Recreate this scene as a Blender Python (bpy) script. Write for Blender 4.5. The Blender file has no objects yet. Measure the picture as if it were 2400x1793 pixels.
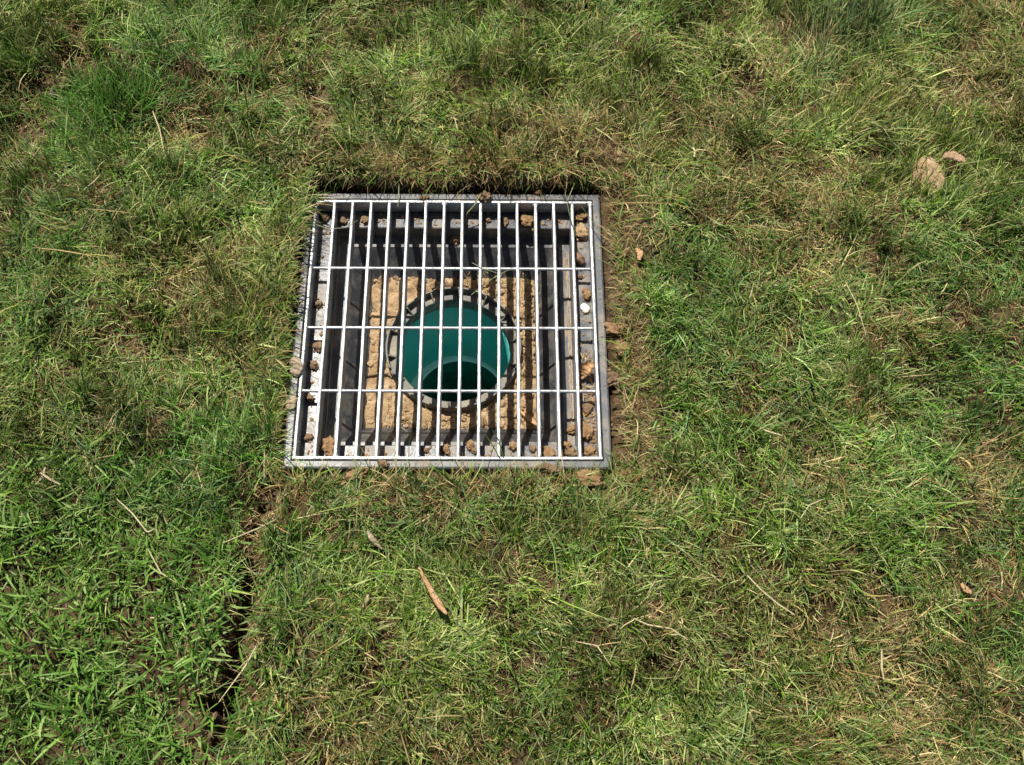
import bpy, bmesh, math, random
import numpy as np
from mathutils import Vector, Matrix, noise as mnoise, Euler

rng = np.random.default_rng(11)
random.seed(5)
sc = bpy.context.scene
COL = sc.collection

# ------------------------------------------------------------------ camera
CAM_LOC = (0.06924, -0.78285, 1.46842)
CAM_ROT = (0.43376, -0.01547, -0.00438)
F_PX = 2500.0
cam = bpy.data.cameras.new("camera"); camo = bpy.data.objects.new("camera", cam)
COL.objects.link(camo); sc.camera = camo
camo.location = CAM_LOC; camo.rotation_euler = CAM_ROT
cam.sensor_width = 36.0; cam.lens = 36.0 * F_PX / 2400.0
cam.clip_start = 0.05; cam.clip_end = 200.0
_R = Euler(CAM_ROT).to_matrix()

def at(px, py, z=0.0):
    """a photo pixel (2400 wide) taken back to the horizontal plane at height z"""
    d = _R @ Vector(((px - 1200) / F_PX, (896.5 - py) / F_PX, -1.0))
    t = (z - CAM_LOC[2]) / d.z
    return (CAM_LOC[0] + t * d.x, CAM_LOC[1] + t * d.y)

def dp(px, py, z=0.0):                      # same, from the 2212 wide view
    return at(px * 1.085, py * 1.085, z)

# ------------------------------------------------------------------ light
SUN = Vector((-0.235, 0.42, 1.0)).normalized()
sun = bpy.data.lights.new("sun", 'SUN'); so = bpy.data.objects.new("sun", sun); COL.objects.link(so)
sun.energy = 5.0; sun.angle = math.radians(0.5); sun.color = (1.0, 0.945, 0.84)
so.rotation_euler = SUN.to_track_quat('Z', 'Y').to_euler(); so.location = (-1, 2, 4)
w = bpy.data.worlds.new("World"); sc.world = w; w.use_nodes = True
nt = w.node_tree; bg = nt.nodes["Background"]
sky = nt.nodes.new("ShaderNodeTexSky"); sky.sky_type = 'NISHITA'; sky.sun_disc = False
sky.sun_elevation = math.asin(SUN.z); sky.sun_rotation = math.atan2(SUN.x, SUN.y) % (2 * math.pi)
nt.links.new(sky.outputs[0], bg.inputs[0]); bg.inputs[1].default_value = 0.042
sc.view_settings.view_transform = 'Standard'; sc.view_settings.look = 'None'
sc.cycles.diffuse_bounces = 8
sc.view_settings.exposure = 0.62; sc.view_settings.gamma = 1.0
sc.view_settings.use_curve_mapping = False

# ------------------------------------------------------------------ numpy noise
def _lat(seed, n=64):
    return np.random.default_rng(seed).random((n, n))
def vnoise(x, y, scale, seed):
    L = _lat(seed); n = L.shape[0]
    u = np.asarray(x) / scale + 17.3; v = np.asarray(y) / scale + 31.7
    iu = np.floor(u).astype(int); iv = np.floor(v).astype(int)
    fu = u - iu; fv = v - iv
    fu = fu * fu * (3 - 2 * fu); fv = fv * fv * (3 - 2 * fv)
    a = L[iu % n, iv % n]; b = L[(iu + 1) % n, iv % n]; c = L[iu % n, (iv + 1) % n]; d = L[(iu + 1) % n, (iv + 1) % n]
    return (a * (1 - fu) + b * fu) * (1 - fv) + (c * (1 - fu) + d * fu) * fv
def fnoise(x, y, scale, seed, octs=3):
    s = 0; a = 1; t = 0
    for k in range(octs):
        s = s + a * vnoise(x, y, scale / 2 ** k, seed + 101 * k); t += a; a *= 0.5
    return s / t
def sstep(a, b, x):
    t = np.clip((x - a) / (b - a), 0, 1); return t * t * (3 - 2 * t)

# ------------------------------------------------------------------ fields of the lawn
def seg_dist(x, y, pts):
    d = np.full(np.shape(x), 9.0)
    for (x0, y0), (x1, y1) in zip(pts[:-1], pts[1:]):
        vx, vy = x1 - x0, y1 - y0
        t = np.clip(((x - x0) * vx + (y - y0) * vy) / (vx * vx + vy * vy), 0, 1)
        d = np.minimum(d, np.hypot(x - x0 - t * vx, y - y0 - t * vy))
    return d
def path(*p): return [dp(*q) for q in p]
SEAM_SW = path((590, 1045), (548, 1110), (540, 1200), (528, 1290), (519, 1350), (505, 1430), (488, 1520), (470, 1600))
CRACK_SW = path((562, 1085), (546, 1118), (541, 1160)), path((538, 1215), (530, 1270), (526, 1320), (518, 1355), (509, 1400), (503, 1450), (492, 1500)), path((430, 1518), (480, 1532)), path((482, 1540), (470, 1620))
SEAM_N = path((705, 20), (700, 120), (690, 200), (700, 285), (690, 330))
SEAM_NW = path((0, 215), (120, 190), (165, 105), (180, 60))
CRACK_NW = path((150, 150), (175, 120)), path((345, 160), (400, 175), (520, 190), (560, 215)), path((165, 195), (60, 215))
EAST = path((1345, 440), (1350, 560), (1345, 700))
EAST2 = path((1385, 850), (1370, 900), (1360, 960))

def spots(x, y, lst):
    s = np.zeros(np.shape(x))
    for (px, py, rx, ry) in lst:
        cx, cy = dp(px, py)
        sx = rx * 0.00078; sy = ry * 0.00092
        s = np.maximum(s, np.exp(-(((x - cx) / sx) ** 2 + ((y - cy) / sy) ** 2)))
    return s
BARE = [(72, 300, 50, 60), (565, 1070, 45, 40), (1335, 760, 50, 45), (1370, 910, 50, 60), (1330, 470, 50, 75), (1340, 600, 28, 60),
        (690, 215, 28, 55), (620, 190, 40, 25), (20, 480, 40, 20), (310, 1140, 40, 30), (1470, 1060, 40, 25), (800, 1035, 75, 12), (1250, 1035, 90, 14), (1320, 330, 40, 60),
        (2140, 1250, 50, 40), (1880, 1300, 30, 20), (2060, 700, 40, 30), (545, 1250, 22, 90), (540, 1420, 22, 80), (2130, 640, 30, 20), (1610, 180, 40, 40),
        (2110, 110, 30, 25), (300, 1400, 50, 30), (430, 300, 40, 25), (620, 760, 25, 45), (615, 870, 22, 40)]
DRY = [(2080, 180, 160, 130), (1600, 450, 160, 120), (1700, 560, 150, 60), (2150, 1150, 130, 200), (1850, 1500, 200, 120), (2000, 1300, 120, 80), (560, 860, 60, 60),
       (600, 1300, 60, 330), (1650, 180, 160, 60), (350, 560, 120, 60), (430, 320, 150, 80), (100, 1020, 80, 30), (1150, 1060, 300, 25), (1150, 300, 120, 60),
       (1500, 1200, 120, 60), (900, 1080, 250, 40), (1300, 650, 60, 200), (1400, 1350, 100, 50), (60, 560, 80, 70), (250, 420, 150, 30), (1950, 700, 120, 40), (1800, 960, 130, 90)]
GREEN = [(230, 195, 95, 70), (240, 300, 80, 60), (520, 480, 110, 80), (100, 700, 150, 90), (560, 620, 80, 60), (1100, 60, 200, 60), (1500, 620, 130, 110), (1300, 1250, 150, 80), (1600, 960, 140, 70),
         (480, 960, 150, 70), (1780, 700, 100, 70), (1650, 1120, 120, 60), (1900, 1200, 120, 90)]
def broad_zone(x, y):
    cx, cy = dp(130, 1430)
    d = ((x - cx) / 0.35) ** 2 + ((y - cy) / 0.25) ** 2
    d = np.where((x < cx), np.minimum(d, ((y - cy) / 0.25) ** 2), d)
    d = d + (fnoise(x, y, 0.12, 77) - 0.5) * 1.6
    return sstep(1.6, 0.1, d)

def ground_exact(x, y):
    x = np.asarray(x, float); y = np.asarray(y, float)
    z = 0.012 + 0.030 * (fnoise(x, y, 0.38, 3, 2) - 0.5) + 0.040 * (fnoise(x, y, 0.085, 4, 3) - 0.5) + 0.006 * (fnoise(x, y, 0.018, 5, 2) - 0.5)
    z = z - 0.004
    # higher cut turf north of the frame
    z = z + 0.012 * sstep(0.235, 0.27, y) * sstep(0.40, 0.20, np.abs(x)) * sstep(0.6, 0.3, y)
    # lower bare strip on the east, low strip on the south
    z = z - 0.020 * sstep(0.36, 0.27, x) * (x > 0.2) * (np.abs(y) < 0.29)
    z = z - 0.012 * sstep(-0.31, -0.262, y) * (y < -0.2) * (np.abs(x) < 0.3)
    # cracks
    def crack(z, pts, wd, dep):
        d = seg_dist(x, y, pts) + (fnoise(x, y, 0.03, 9, 2) - 0.5) * wd * 1.3
        return z - dep * sstep(wd, wd * 0.35, d)
    z = crack(z, SEAM_SW, 0.026, 0.016)
    for c in CRACK_SW: z = crack(z, c, 0.0105, 0.055)
    z = crack(z, SEAM_N, 0.03, 0.014)
    z = crack(z, SEAM_NW, 0.025, 0.014)
    for c in CRACK_NW: z = crack(z, c, 0.016, 0.03)
    z = z - 0.008 * spots(x, y, BARE)
    # the gap dug round the frame
    r = np.maximum(np.abs(x), np.abs(y))
    wob = (fnoise(x, y, 0.05, 12, 2) - 0.5) * 0.012
    wN = 0.262 + wob * 1.6 + (fnoise(x, y, 0.02, 14, 2) - 0.5) * 0.008; other = 0.250 + wob * 0.7
    edge = np.where((y > np.abs(x)), wN, other)
    deep = np.where(y > np.abs(x), -0.075, np.where(x < -np.abs(y), -0.050, -0.022))
    k = sstep(edge, edge - 0.006, r)
    zz = z * (1 - k) + deep * k
    return zz

def near_pit(x, y):
    return np.maximum(np.abs(x), np.abs(y))
_GS = 0.003; _GN = 1640; _ga = (np.arange(_GN) - _GN / 2) * _GS
_GX, _GY = np.meshgrid(_ga, _ga, indexing='ij'); _GZ = ground_exact(_GX, _GY)
def ground_z(x, y):
    """height of the soil, read back from a fine table of ground_exact"""
    u = np.clip(np.asarray(x, float) / _GS + _GN / 2, 0, _GN - 1.001); v = np.clip(np.asarray(y, float) / _GS + _GN / 2, 0, _GN - 1.001)
    i = u.astype(int); j = v.astype(int); fu = u - i; fv = v - j
    return (_GZ[i, j] * (1 - fu) + _GZ[i + 1, j] * fu) * (1 - fv) + (_GZ[i, j + 1] * (1 - fu) + _GZ[i + 1, j + 1] * fu) * fv

# ------------------------------------------------------------------ materials
def mat(name):
    m = bpy.data.materials.new(name); m.use_nodes = True
    n = m.node_tree; return m, n, n.nodes["Principled BSDF"]
def nd(n, t, **kw):
    x = n.nodes.new(t)
    for k, v in kw.items(): setattr(x, k, v)
    return x
def noise_ramp(n, scale, stops, detail=6, rough=0.6, coord='Object', dist=0.0):
    tc = nd(n, "ShaderNodeTexCoord"); t = nd(n, "ShaderNodeTexNoise")
    t.inputs["Scale"].default_value = scale; t.inputs["Detail"].default_value = detail; t.inputs["Roughness"].default_value = rough
    t.inputs["Distortion"].default_value = dist
    n.links.new(tc.outputs[coord], t.inputs["Vector"])
    r = nd(n, "ShaderNodeValToRGB"); cr = r.color_ramp
    while len(cr.elements) < len(stops): cr.elements.new(0.5)
    for e, (p, c) in zip(cr.elements, stops): e.position = p; e.color = (*c, 1) if len(c) == 3 else c
    n.links.new(t.outputs["Fac"], r.inputs["Fac"])
    return t, r
def bump(n, b, src, strength, dist):
    bp = nd(n, "ShaderNodeBump"); bp.inputs["Strength"].default_value = strength; bp.inputs["Distance"].default_value = dist
    n.links.new(src, bp.inputs["Height"]); n.links.new(bp.outputs[0], b.inputs["Normal"]); return bp
def mixc(n, f, a, b):
    m = nd(n, "ShaderNodeMix"); m.data_type = 'RGBA'
    for s, v in ((0, f), (6, a), (7, b)):
        if hasattr(v, "default_value") or hasattr(v, "is_linked"): n.links.new(v, m.inputs[s])
        elif isinstance(v, tuple): m.inputs[s].default_value = (*v, 1)
        else: m.inputs[s].default_value = v
    return m.outputs[2]

def soil_mat(name, stops, scale=60, bs=1.0):
    m, n, b = mat(name)
    t, r = noise_ramp(n, scale, stops)
    n.links.new(r.outputs[0], b.inputs["Base Color"]); b.inputs["Roughness"].default_value = 0.95
    b.inputs["Specular IOR Level"].default_value = 0.15
    t2, r2 = noise_ramp(n, 420, [(0.3, (0, 0, 0)), (0.7, (1, 1, 1))], detail=8, rough=0.75)
    bump(n, b, r2.outputs[0], bs, 0.0025)
    return m
M_SOIL = soil_mat("soil_brown", [(0.3, (0.085, 0.053, 0.03)), (0.5, (0.18, 0.118, 0.068)), (0.72, (0.36, 0.25, 0.15))], 45)
M_SAND = soil_mat("sand_tan", [(0.28, (0.32, 0.20, 0.105)), (0.5, (0.56, 0.39, 0.225)), (0.72, (0.74, 0.57, 0.37))], 50, 1.0)
M_CLOD = soil_mat("clod_sandy", [(0.28, (0.22, 0.125, 0.065)), (0.5, (0.42, 0.26, 0.135)), (0.75, (0.54, 0.36, 0.20))], 120, 1.0)
M_CLODD = soil_mat("clod_brown", [(0.28, (0.15, 0.092, 0.055)), (0.5, (0.31, 0.205, 0.125)), (0.75, (0.48, 0.35, 0.23))], 120, 1.0)
M_PEBBLE = soil_mat("pebble_white", [(0.3, (0.55, 0.52, 0.46)), (0.7, (0.78, 0.75, 0.70))], 90, 0.3)
M_STONE = soil_mat("stone_grey_tan", [(0.3, (0.24, 0.19, 0.14)), (0.7, (0.42, 0.34, 0.25))], 90, 0.3)

def plastic(name, base, dust, dusty, rough, spec=0.5):
    m, n, b = mat(name)
    t, r = noise_ramp(n, 28, [(dusty, (0, 0, 0)), (dusty + 0.3, (1, 1, 1))], detail=9, rough=0.7)
    t3, r3 = noise_ramp(n, 650, [(0.66, (0, 0, 0)), (0.71, (1, 1, 1))], detail=2)
    mx = nd(n, "ShaderNodeMath", operation='MAXIMUM')
    n.links.new(r.outputs[0], mx.inputs[0])
    m3 = nd(n, "ShaderNodeMath", operation='MULTIPLY'); n.links.new(r3.outputs[0], m3.inputs[0]); m3.inputs[1].default_value = 0.7
    n.links.new(m3.outputs[0], mx.inputs[1])
    n.links.new(mixc(n, mx.outputs[0], base, dust), b.inputs["Base Color"])
    mr = nd(n, "ShaderNodeMapRange"); mr.inputs["To Min"].default_value = rough; mr.inputs["To Max"].default_value = min(1, rough + 0.35)
    n.links.new(mx.outputs[0], mr.inputs["Value"]); n.links.new(mr.outputs[0], b.inputs["Roughness"])
    b.inputs["Specular IOR Level"].default_value = spec
    t2, r2 = noise_ramp(n, 260, [(0.3, (0, 0, 0)), (0.7, (1, 1, 1))], detail=5)
    bump(n, b, r2.outputs[0], 0.12, 0.0008)
    return m
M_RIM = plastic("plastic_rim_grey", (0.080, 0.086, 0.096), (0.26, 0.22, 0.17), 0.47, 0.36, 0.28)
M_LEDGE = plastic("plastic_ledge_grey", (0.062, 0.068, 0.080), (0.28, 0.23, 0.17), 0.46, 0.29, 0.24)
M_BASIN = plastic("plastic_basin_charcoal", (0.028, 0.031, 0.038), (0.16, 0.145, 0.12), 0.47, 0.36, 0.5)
M_COLLAR = plastic("plastic_collar_grey", (0.050, 0.052, 0.056), (0.28, 0.245, 0.19), 0.38, 0.5, 0.4)
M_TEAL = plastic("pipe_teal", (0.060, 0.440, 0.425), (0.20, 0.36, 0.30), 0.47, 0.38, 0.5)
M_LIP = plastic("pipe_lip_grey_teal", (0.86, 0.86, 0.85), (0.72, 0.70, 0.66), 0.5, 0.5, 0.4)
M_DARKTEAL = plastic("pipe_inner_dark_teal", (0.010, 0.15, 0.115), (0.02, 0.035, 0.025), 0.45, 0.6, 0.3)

def steel(name):
    m, n, b = mat(name)
    t, r = noise_ramp(n, 40, [(0.35, (0.27, 0.28, 0.29)), (0.65, (0.43, 0.44, 0.45))], detail=8)
    t2, r2 = noise_ramp(n, 55, [(0.57, (0, 0, 0)), (0.66, (1, 1, 1))], detail=9, rough=0.8, dist=0.6)
    f = nd(n, "ShaderNodeMath", operation='MULTIPLY'); n.links.new(r2.outputs[0], f.inputs[0]); f.inputs[1].default_value = 0.75
    n.links.new(mixc(n, f.outputs[0], r.outputs[0], (0.36, 0.23, 0.13)), b.inputs["Base Color"])
    mm = nd(n, "ShaderNodeMath", operation='SUBTRACT'); mm.inputs[0].default_value = 0.55; n.links.new(f.outputs[0], mm.inputs[1]); mm.use_clamp = True
    n.links.new(mm.outputs[0], b.inputs["Metallic"])
    b.inputs["Roughness"].default_value = 0.42
    t3, r3 = noise_ramp(n, 180, [(0.3, (0, 0, 0)), (0.7, (1, 1, 1))], detail=6)
    bump(n, b, r3.outputs[0], 0.35, 0.0012)
    return m
M_STEEL = steel("galvanised_steel")

def leaf_mat(name, transl=0.3, rough=0.5, spec=0.35):
    m, n, b = mat(name)
    a = nd(n, "ShaderNodeAttribute"); a.attribute_name = "tint"
    n.links.new(a.outputs["Color"], b.inputs["Base Color"])
    b.inputs["Roughness"].default_value = rough; b.inputs["Specular IOR Level"].default_value = spec
    tr = nd(n, "ShaderNodeBsdfTranslucent"); n.links.new(a.outputs["Color"], tr.inputs["Color"])
    mx = nd(n, "ShaderNodeMixShader"); mx.inputs[0].default_value = transl
    out = n.nodes["Material Output"]
    n.links.new(b.outputs[0], mx.inputs[1]); n.links.new(tr.outputs[0], mx.inputs[2]); n.links.new(mx.outputs[0], out.inputs["Surface"])
    return m
M_BLADE = leaf_mat("grass_blade", 0.16, 0.5, 0.22)
M_THATCH = leaf_mat("dry_thatch_blade", 0.15, 0.6, 0.25)

def leafbrown(name, stops, scale=60):
    m, n, b = mat(name)
    t, r = noise_ramp(n, scale, stops, detail=8)
    n.links.new(r.outputs[0], b.inputs["Base Color"]); b.inputs["Roughness"].default_value = 0.6
    t3, r3 = noise_ramp(n, 300, [(0.3, (0, 0, 0)), (0.7, (1, 1, 1))], detail=4)
    bump(n, b, r3.outputs[0], 0.5, 0.0008)
    return m
M_LEAF_TAN = leafbrown("dry_leaf_tan", [(0.3, (0.48, 0.28, 0.13)), (0.55, (0.66, 0.42, 0.22)), (0.72, (0.78, 0.54, 0.31))])
M_LEAF_PALE = leafbrown("dry_leaf_pale", [(0.3, (0.42, 0.33, 0.20)), (0.7, (0.62, 0.52, 0.36))])
M_LEAF_BROWN = leafbrown("dry_leaf_brown", [(0.3, (0.22, 0.13, 0.08)), (0.7, (0.42, 0.28, 0.19))])
M_LEAF_UR = leafbrown("dry_leaf_buff", [(0.3, (0.42, 0.27, 0.15)), (0.7, (0.62, 0.44, 0.28))])
M_STRAW = leafbrown("straw", [(0.3, (0.56, 0.47, 0.26)), (0.7, (0.78, 0.70, 0.46))], 40)

# ------------------------------------------------------------------ helpers
def link(name, me, m=None, parent=None):
    o = bpy.data.objects.new(name, me); COL.objects.link(o)
    if m: me.materials.append(m)
    if parent: o.parent = parent
    return o
def tag(o, label=None, cat=None, group=None, kind=None):
    if label: o['label'] = label
    if cat: o['category'] = cat
    if group: o['group'] = group
    if kind: o['kind'] = kind
    return o
def empty(name, loc):
    o = bpy.data.objects.new(name, None); COL.objects.link(o); o.location = loc; o.empty_display_size = 0.05; return o
def np_mesh(name, V, Q, smooth=True, tint=None):
    me = bpy.data.meshes.new(name)
    nv, nq = len(V), len(Q)
    me.vertices.add(nv); me.vertices.foreach_set("co", np.ascontiguousarray(V, dtype=np.float32).ravel())
    me.loops.add(nq * 4); me.loops.foreach_set("vertex_index", np.ascontiguousarray(Q, dtype=np.int32).ravel())
    me.polygons.add(nq); me.polygons.foreach_set("loop_start", np.arange(0, nq * 4, 4, dtype=np.int32))
    me.polygons.foreach_set("loop_total", np.full(nq, 4, dtype=np.int32))
    me.update(calc_edges=True)
    if smooth: me.shade_smooth()
    if tint is not None:
        a = me.attributes.new("tint", 'FLOAT_COLOR', 'POINT')
        c = np.ones((nv, 4), np.float32); c[:, :3] = tint; a.data.foreach_set("color", c.ravel())
    return me

# ------------------------------------------------------------------ ground
def axis():
    a = [0.0]
    # outwards from the centre line; lines pinned at 0.2355
    segs = [(0.2355, 0.02), (0.275, 0.0022), (0.45, 0.004), (1.15, 0.0062), (2.6, 0.03), (6, 0.25), (40, 2.5)]
    cur = 0.0
    for end, st in segs:
        k = max(1, round((end - cur) / st))
        a += [cur + (end - cur) * i / k for i in range(1, k + 1)]; cur = end
    a = np.array(a); return np.concatenate([-a[:0:-1], a])
ax = axis(); n = len(ax)
X, Y = np.meshgrid(ax, ax, indexing='ij')
Z = ground_exact(X, Y)
V = np.stack([X, Y, Z], -1).reshape(-1, 3)
idx = np.arange(n * n).reshape(n, n)
Q = np.stack([idx[:-1, :-1], idx[1:, :-1], idx[1:, 1:], idx[:-1, 1:]], -1).reshape(-1, 4)
cx = (X[:-1, :-1] + X[1:, 1:]).ravel() / 2; cy = (Y[:-1, :-1] + Y[1:, 1:]).ravel() / 2
Q = Q[near_pit(cx, cy) > 0.2355]
m, nn, b = mat("ground_soil")
t, r = noise_ramp(nn, 14, [(0.3, (0.050, 0.032, 0.016)), (0.5, (0.105, 0.068, 0.036)), (0.7, (0.25, 0.17, 0.095))], detail=10, rough=0.7)
t2, r2 = noise_ramp(nn, 3.0, [(0.42, (0.045, 0.075, 0.022)), (0.6, (0.12, 0.11, 0.05))], detail=12, rough=0.8)
# beyond the modelled lawn the sheet itself is turf
geo = nd(nn, "ShaderNodeNewGeometry"); ln = nd(nn, "ShaderNodeVectorMath", operation='LENGTH'); nn.links.new(geo.outputs["Position"], ln.inputs[0])
mr = nd(nn, "ShaderNodeMapRange"); mr.inputs["From Min"].default_value = 1.9; mr.inputs["From Max"].default_value = 2.5
nn.links.new(ln.outputs["Value"], mr.inputs["Value"])
nn.links.new(mixc(nn, mr.outputs[0], r.outputs[0], r2.outputs[0]), b.inputs["Base Color"])
b.inputs["Roughness"].default_value = 0.95; b.inputs["Specular IOR Level"].default_value = 0.1
t3, r3 = noise_ramp(nn, 240, [(0.25, (0, 0, 0)), (0.75, (1, 1, 1))], detail=8, rough=0.75)
bump(nn, b, r3.outputs[0], 1.0, 0.004)
tag(link("ground", np_mesh("ground", V, Q), m), kind="structure")

# ------------------------------------------------------------------ grass blades
def blades(root, az, th0, th1, L, W, tint, tint_tip, rows=4, roll=0.5, hug=None, rg=rng):
    n = len(root)
    s = np.linspace(0, 1, rows)
    prof = np.interp(s, [0, .3, .7, 1], [0.75, 1.0, 0.72, 0.06])
    d = np.stack([np.cos(az), np.sin(az)], -1)
    pos = np.zeros((n, rows, 3)); pos[:, 0] = root
    bend = rg.normal(0, 0.25, n)
    for k in range(1, rows):
        sm = (s[k] + s[k - 1]) / 2; th = th0 + (th1 - th0) * sm; ds = (s[k] - s[k - 1]) * L
        a2 = az + bend * sm * 2
        pos[:, k, 0] = pos[:, k - 1, 0] + np.cos(a2) * np.sin(th) * ds
        pos[:, k, 1] = pos[:, k - 1, 1] + np.sin(a2) * np.sin(th) * ds
        pos[:, k, 2] = pos[:, k - 1, 2] + np.cos(th) * ds
    if hug is not None:      # keep lying blades above the soil they cross
        gz = ground_z(pos[:, :, 0], pos[:, :, 1])
        inside = near_pit(pos[:, :, 0], pos[:, :, 1]) < 0.262
        gz = np.where(inside, np.where(near_pit(pos[:, :, 0], pos[:, :, 1]) < 0.243, 0.003, -0.02), gz)
        pos[:, :, 2] = np.maximum(pos[:, :, 2], gz + hug[:, None] * (0.3 + 0.7 * s[None, :]))
    rl = rg.normal(0, roll, n)
    wd = np.stack([-d[:, 1] * np.cos(rl), d[:, 0] * np.cos(rl), np.sin(rl)], -1)
    off = wd[:, None, :] * (W[:, None] * prof[None, :] * 0.5)[:, :, None]
    V = np.stack([pos - off, pos + off], 2).reshape(-1, 3)          # n, rows, 2
    base = (np.arange(n) * rows * 2)[:, None]
    q = np.array([[2 * k, 2 * k + 1, 2 * k + 3, 2 * k + 2] for k in range(rows - 1)]).ravel()
    Q = (base + q[None, :]).reshape(-1, 4)
    mixf = np.clip((s - 0.35) / 0.65, 0, 1)[None, :, None]
    C = tint[:, None, :] * (1 - mixf) + tint_tip[:, None, :] * mixf
    C = np.repeat(C, 2, axis=1).reshape(-1, 3)
    return V, Q, C

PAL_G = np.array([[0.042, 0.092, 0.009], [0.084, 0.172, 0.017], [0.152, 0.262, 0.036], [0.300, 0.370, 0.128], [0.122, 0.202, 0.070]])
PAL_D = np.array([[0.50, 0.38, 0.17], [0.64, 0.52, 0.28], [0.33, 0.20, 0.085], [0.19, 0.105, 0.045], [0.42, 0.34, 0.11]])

def lean_dir(x, y):
    a = 2 * math.pi * 1.6 * fnoise(x, y, 0.16, 21, 2)
    return a
def dryness(x, y):
    f = fnoise(x, y, 0.22, 31, 3)
    d = 0.15 + 1.1 * (f - 0.5) + 0.12 * sstep(0.0, 0.8, x) + 1.1 * (fnoise(x, y, 0.03, 33, 2) - 0.5)
    d = d + 0.28 * spots(x, y, DRY) - 0.25 * spots(x, y, GREEN) + 0.35 * spots(x, y, BARE)
    ring = sstep(0.33, 0.26, near_pit(x, y)) * np.where(y < -np.abs(x), 0.1, np.where((y > np.abs(x)) | (x > np.abs(y)), 0.55, 0.05))
    return np.clip(d + ring, 0.02, 0.97)
def density(x, y):
    d = 0.62 + 1.6 * (fnoise(x, y, 0.035, 41, 2) - 0.40)
    d = d * (1 - 0.93 * spots(x, y, BARE)) 
    sd = seg_dist(x, y, SEAM_SW); d = d * (1 - 0.55 * sstep(0.024, 0.008, sd))
    sd = seg_dist(x, y, SEAM_N); d = d * (1 - 0.7 * sstep(0.035, 0.015, sd))
    sd = seg_dist(x, y, SEAM_NW); d = d * (1 - 0.7 * sstep(0.03, 0.012, sd))
    for c in CRACK_SW + CRACK_NW: d = d * (1 - 0.96 * sstep(0.0155, 0.0085, seg_dist(x, y, c)))
    d = d * (1 - 0.75 * sstep(0.046, 0.020, seg_dist(x, y, EAST))) * (1 - 0.8 * sstep(0.045, 0.02, seg_dist(x, y, EAST2)))
    d = d * (1 - 0.45 * (y < -0.25) * (y > -0.272) * (np.abs(x) < .26))
    d = d * (1 - 0.99 * sstep(0.315, 0.285, x + (fnoise(x, y, 0.04, 15, 2) - .5) * .05) * (x > 0.2) * sstep(0.25, 0.18, y) * sstep(-0.27, -0.22, y) * sstep(0.30, 0.45, fnoise(x, y, 0.06, 16, 2)))
    return np.clip(d, 0.012, 1)
def excl(x, y):
    """True where nothing may root: pit, frame and the dug gap"""
    wob = (fnoise(x, y, 0.05, 12, 2) - 0.5) * 0.012
    e = np.where(y > np.abs(x), 0.261 + wob * .6, np.where(x < -np.abs(y), 0.2515 - 0.012 * sstep(0.12, 0.2, y), np.where(x > np.abs(y), 0.256, 0.2560)))
    return near_pit(x, y) < e + wob
SANDX, SANDY = at(2170, 432)
def scatter(nwant, x0, x1, y0, y1, dens, seed):
    r = np.random.default_rng(seed)
    x = r.uniform(x0, x1, nwant); y = r.uniform(y0, y1, nwant)
    keep = (r.random(nwant) < dens(x, y)) & ~excl(x, y)
    keep &= (((x - SANDX) / 0.025) ** 2 + ((y - SANDY) / 0.042) ** 2 > 1) | (r.random(nwant) < 0.12)
    return x[keep], y[keep]

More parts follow.
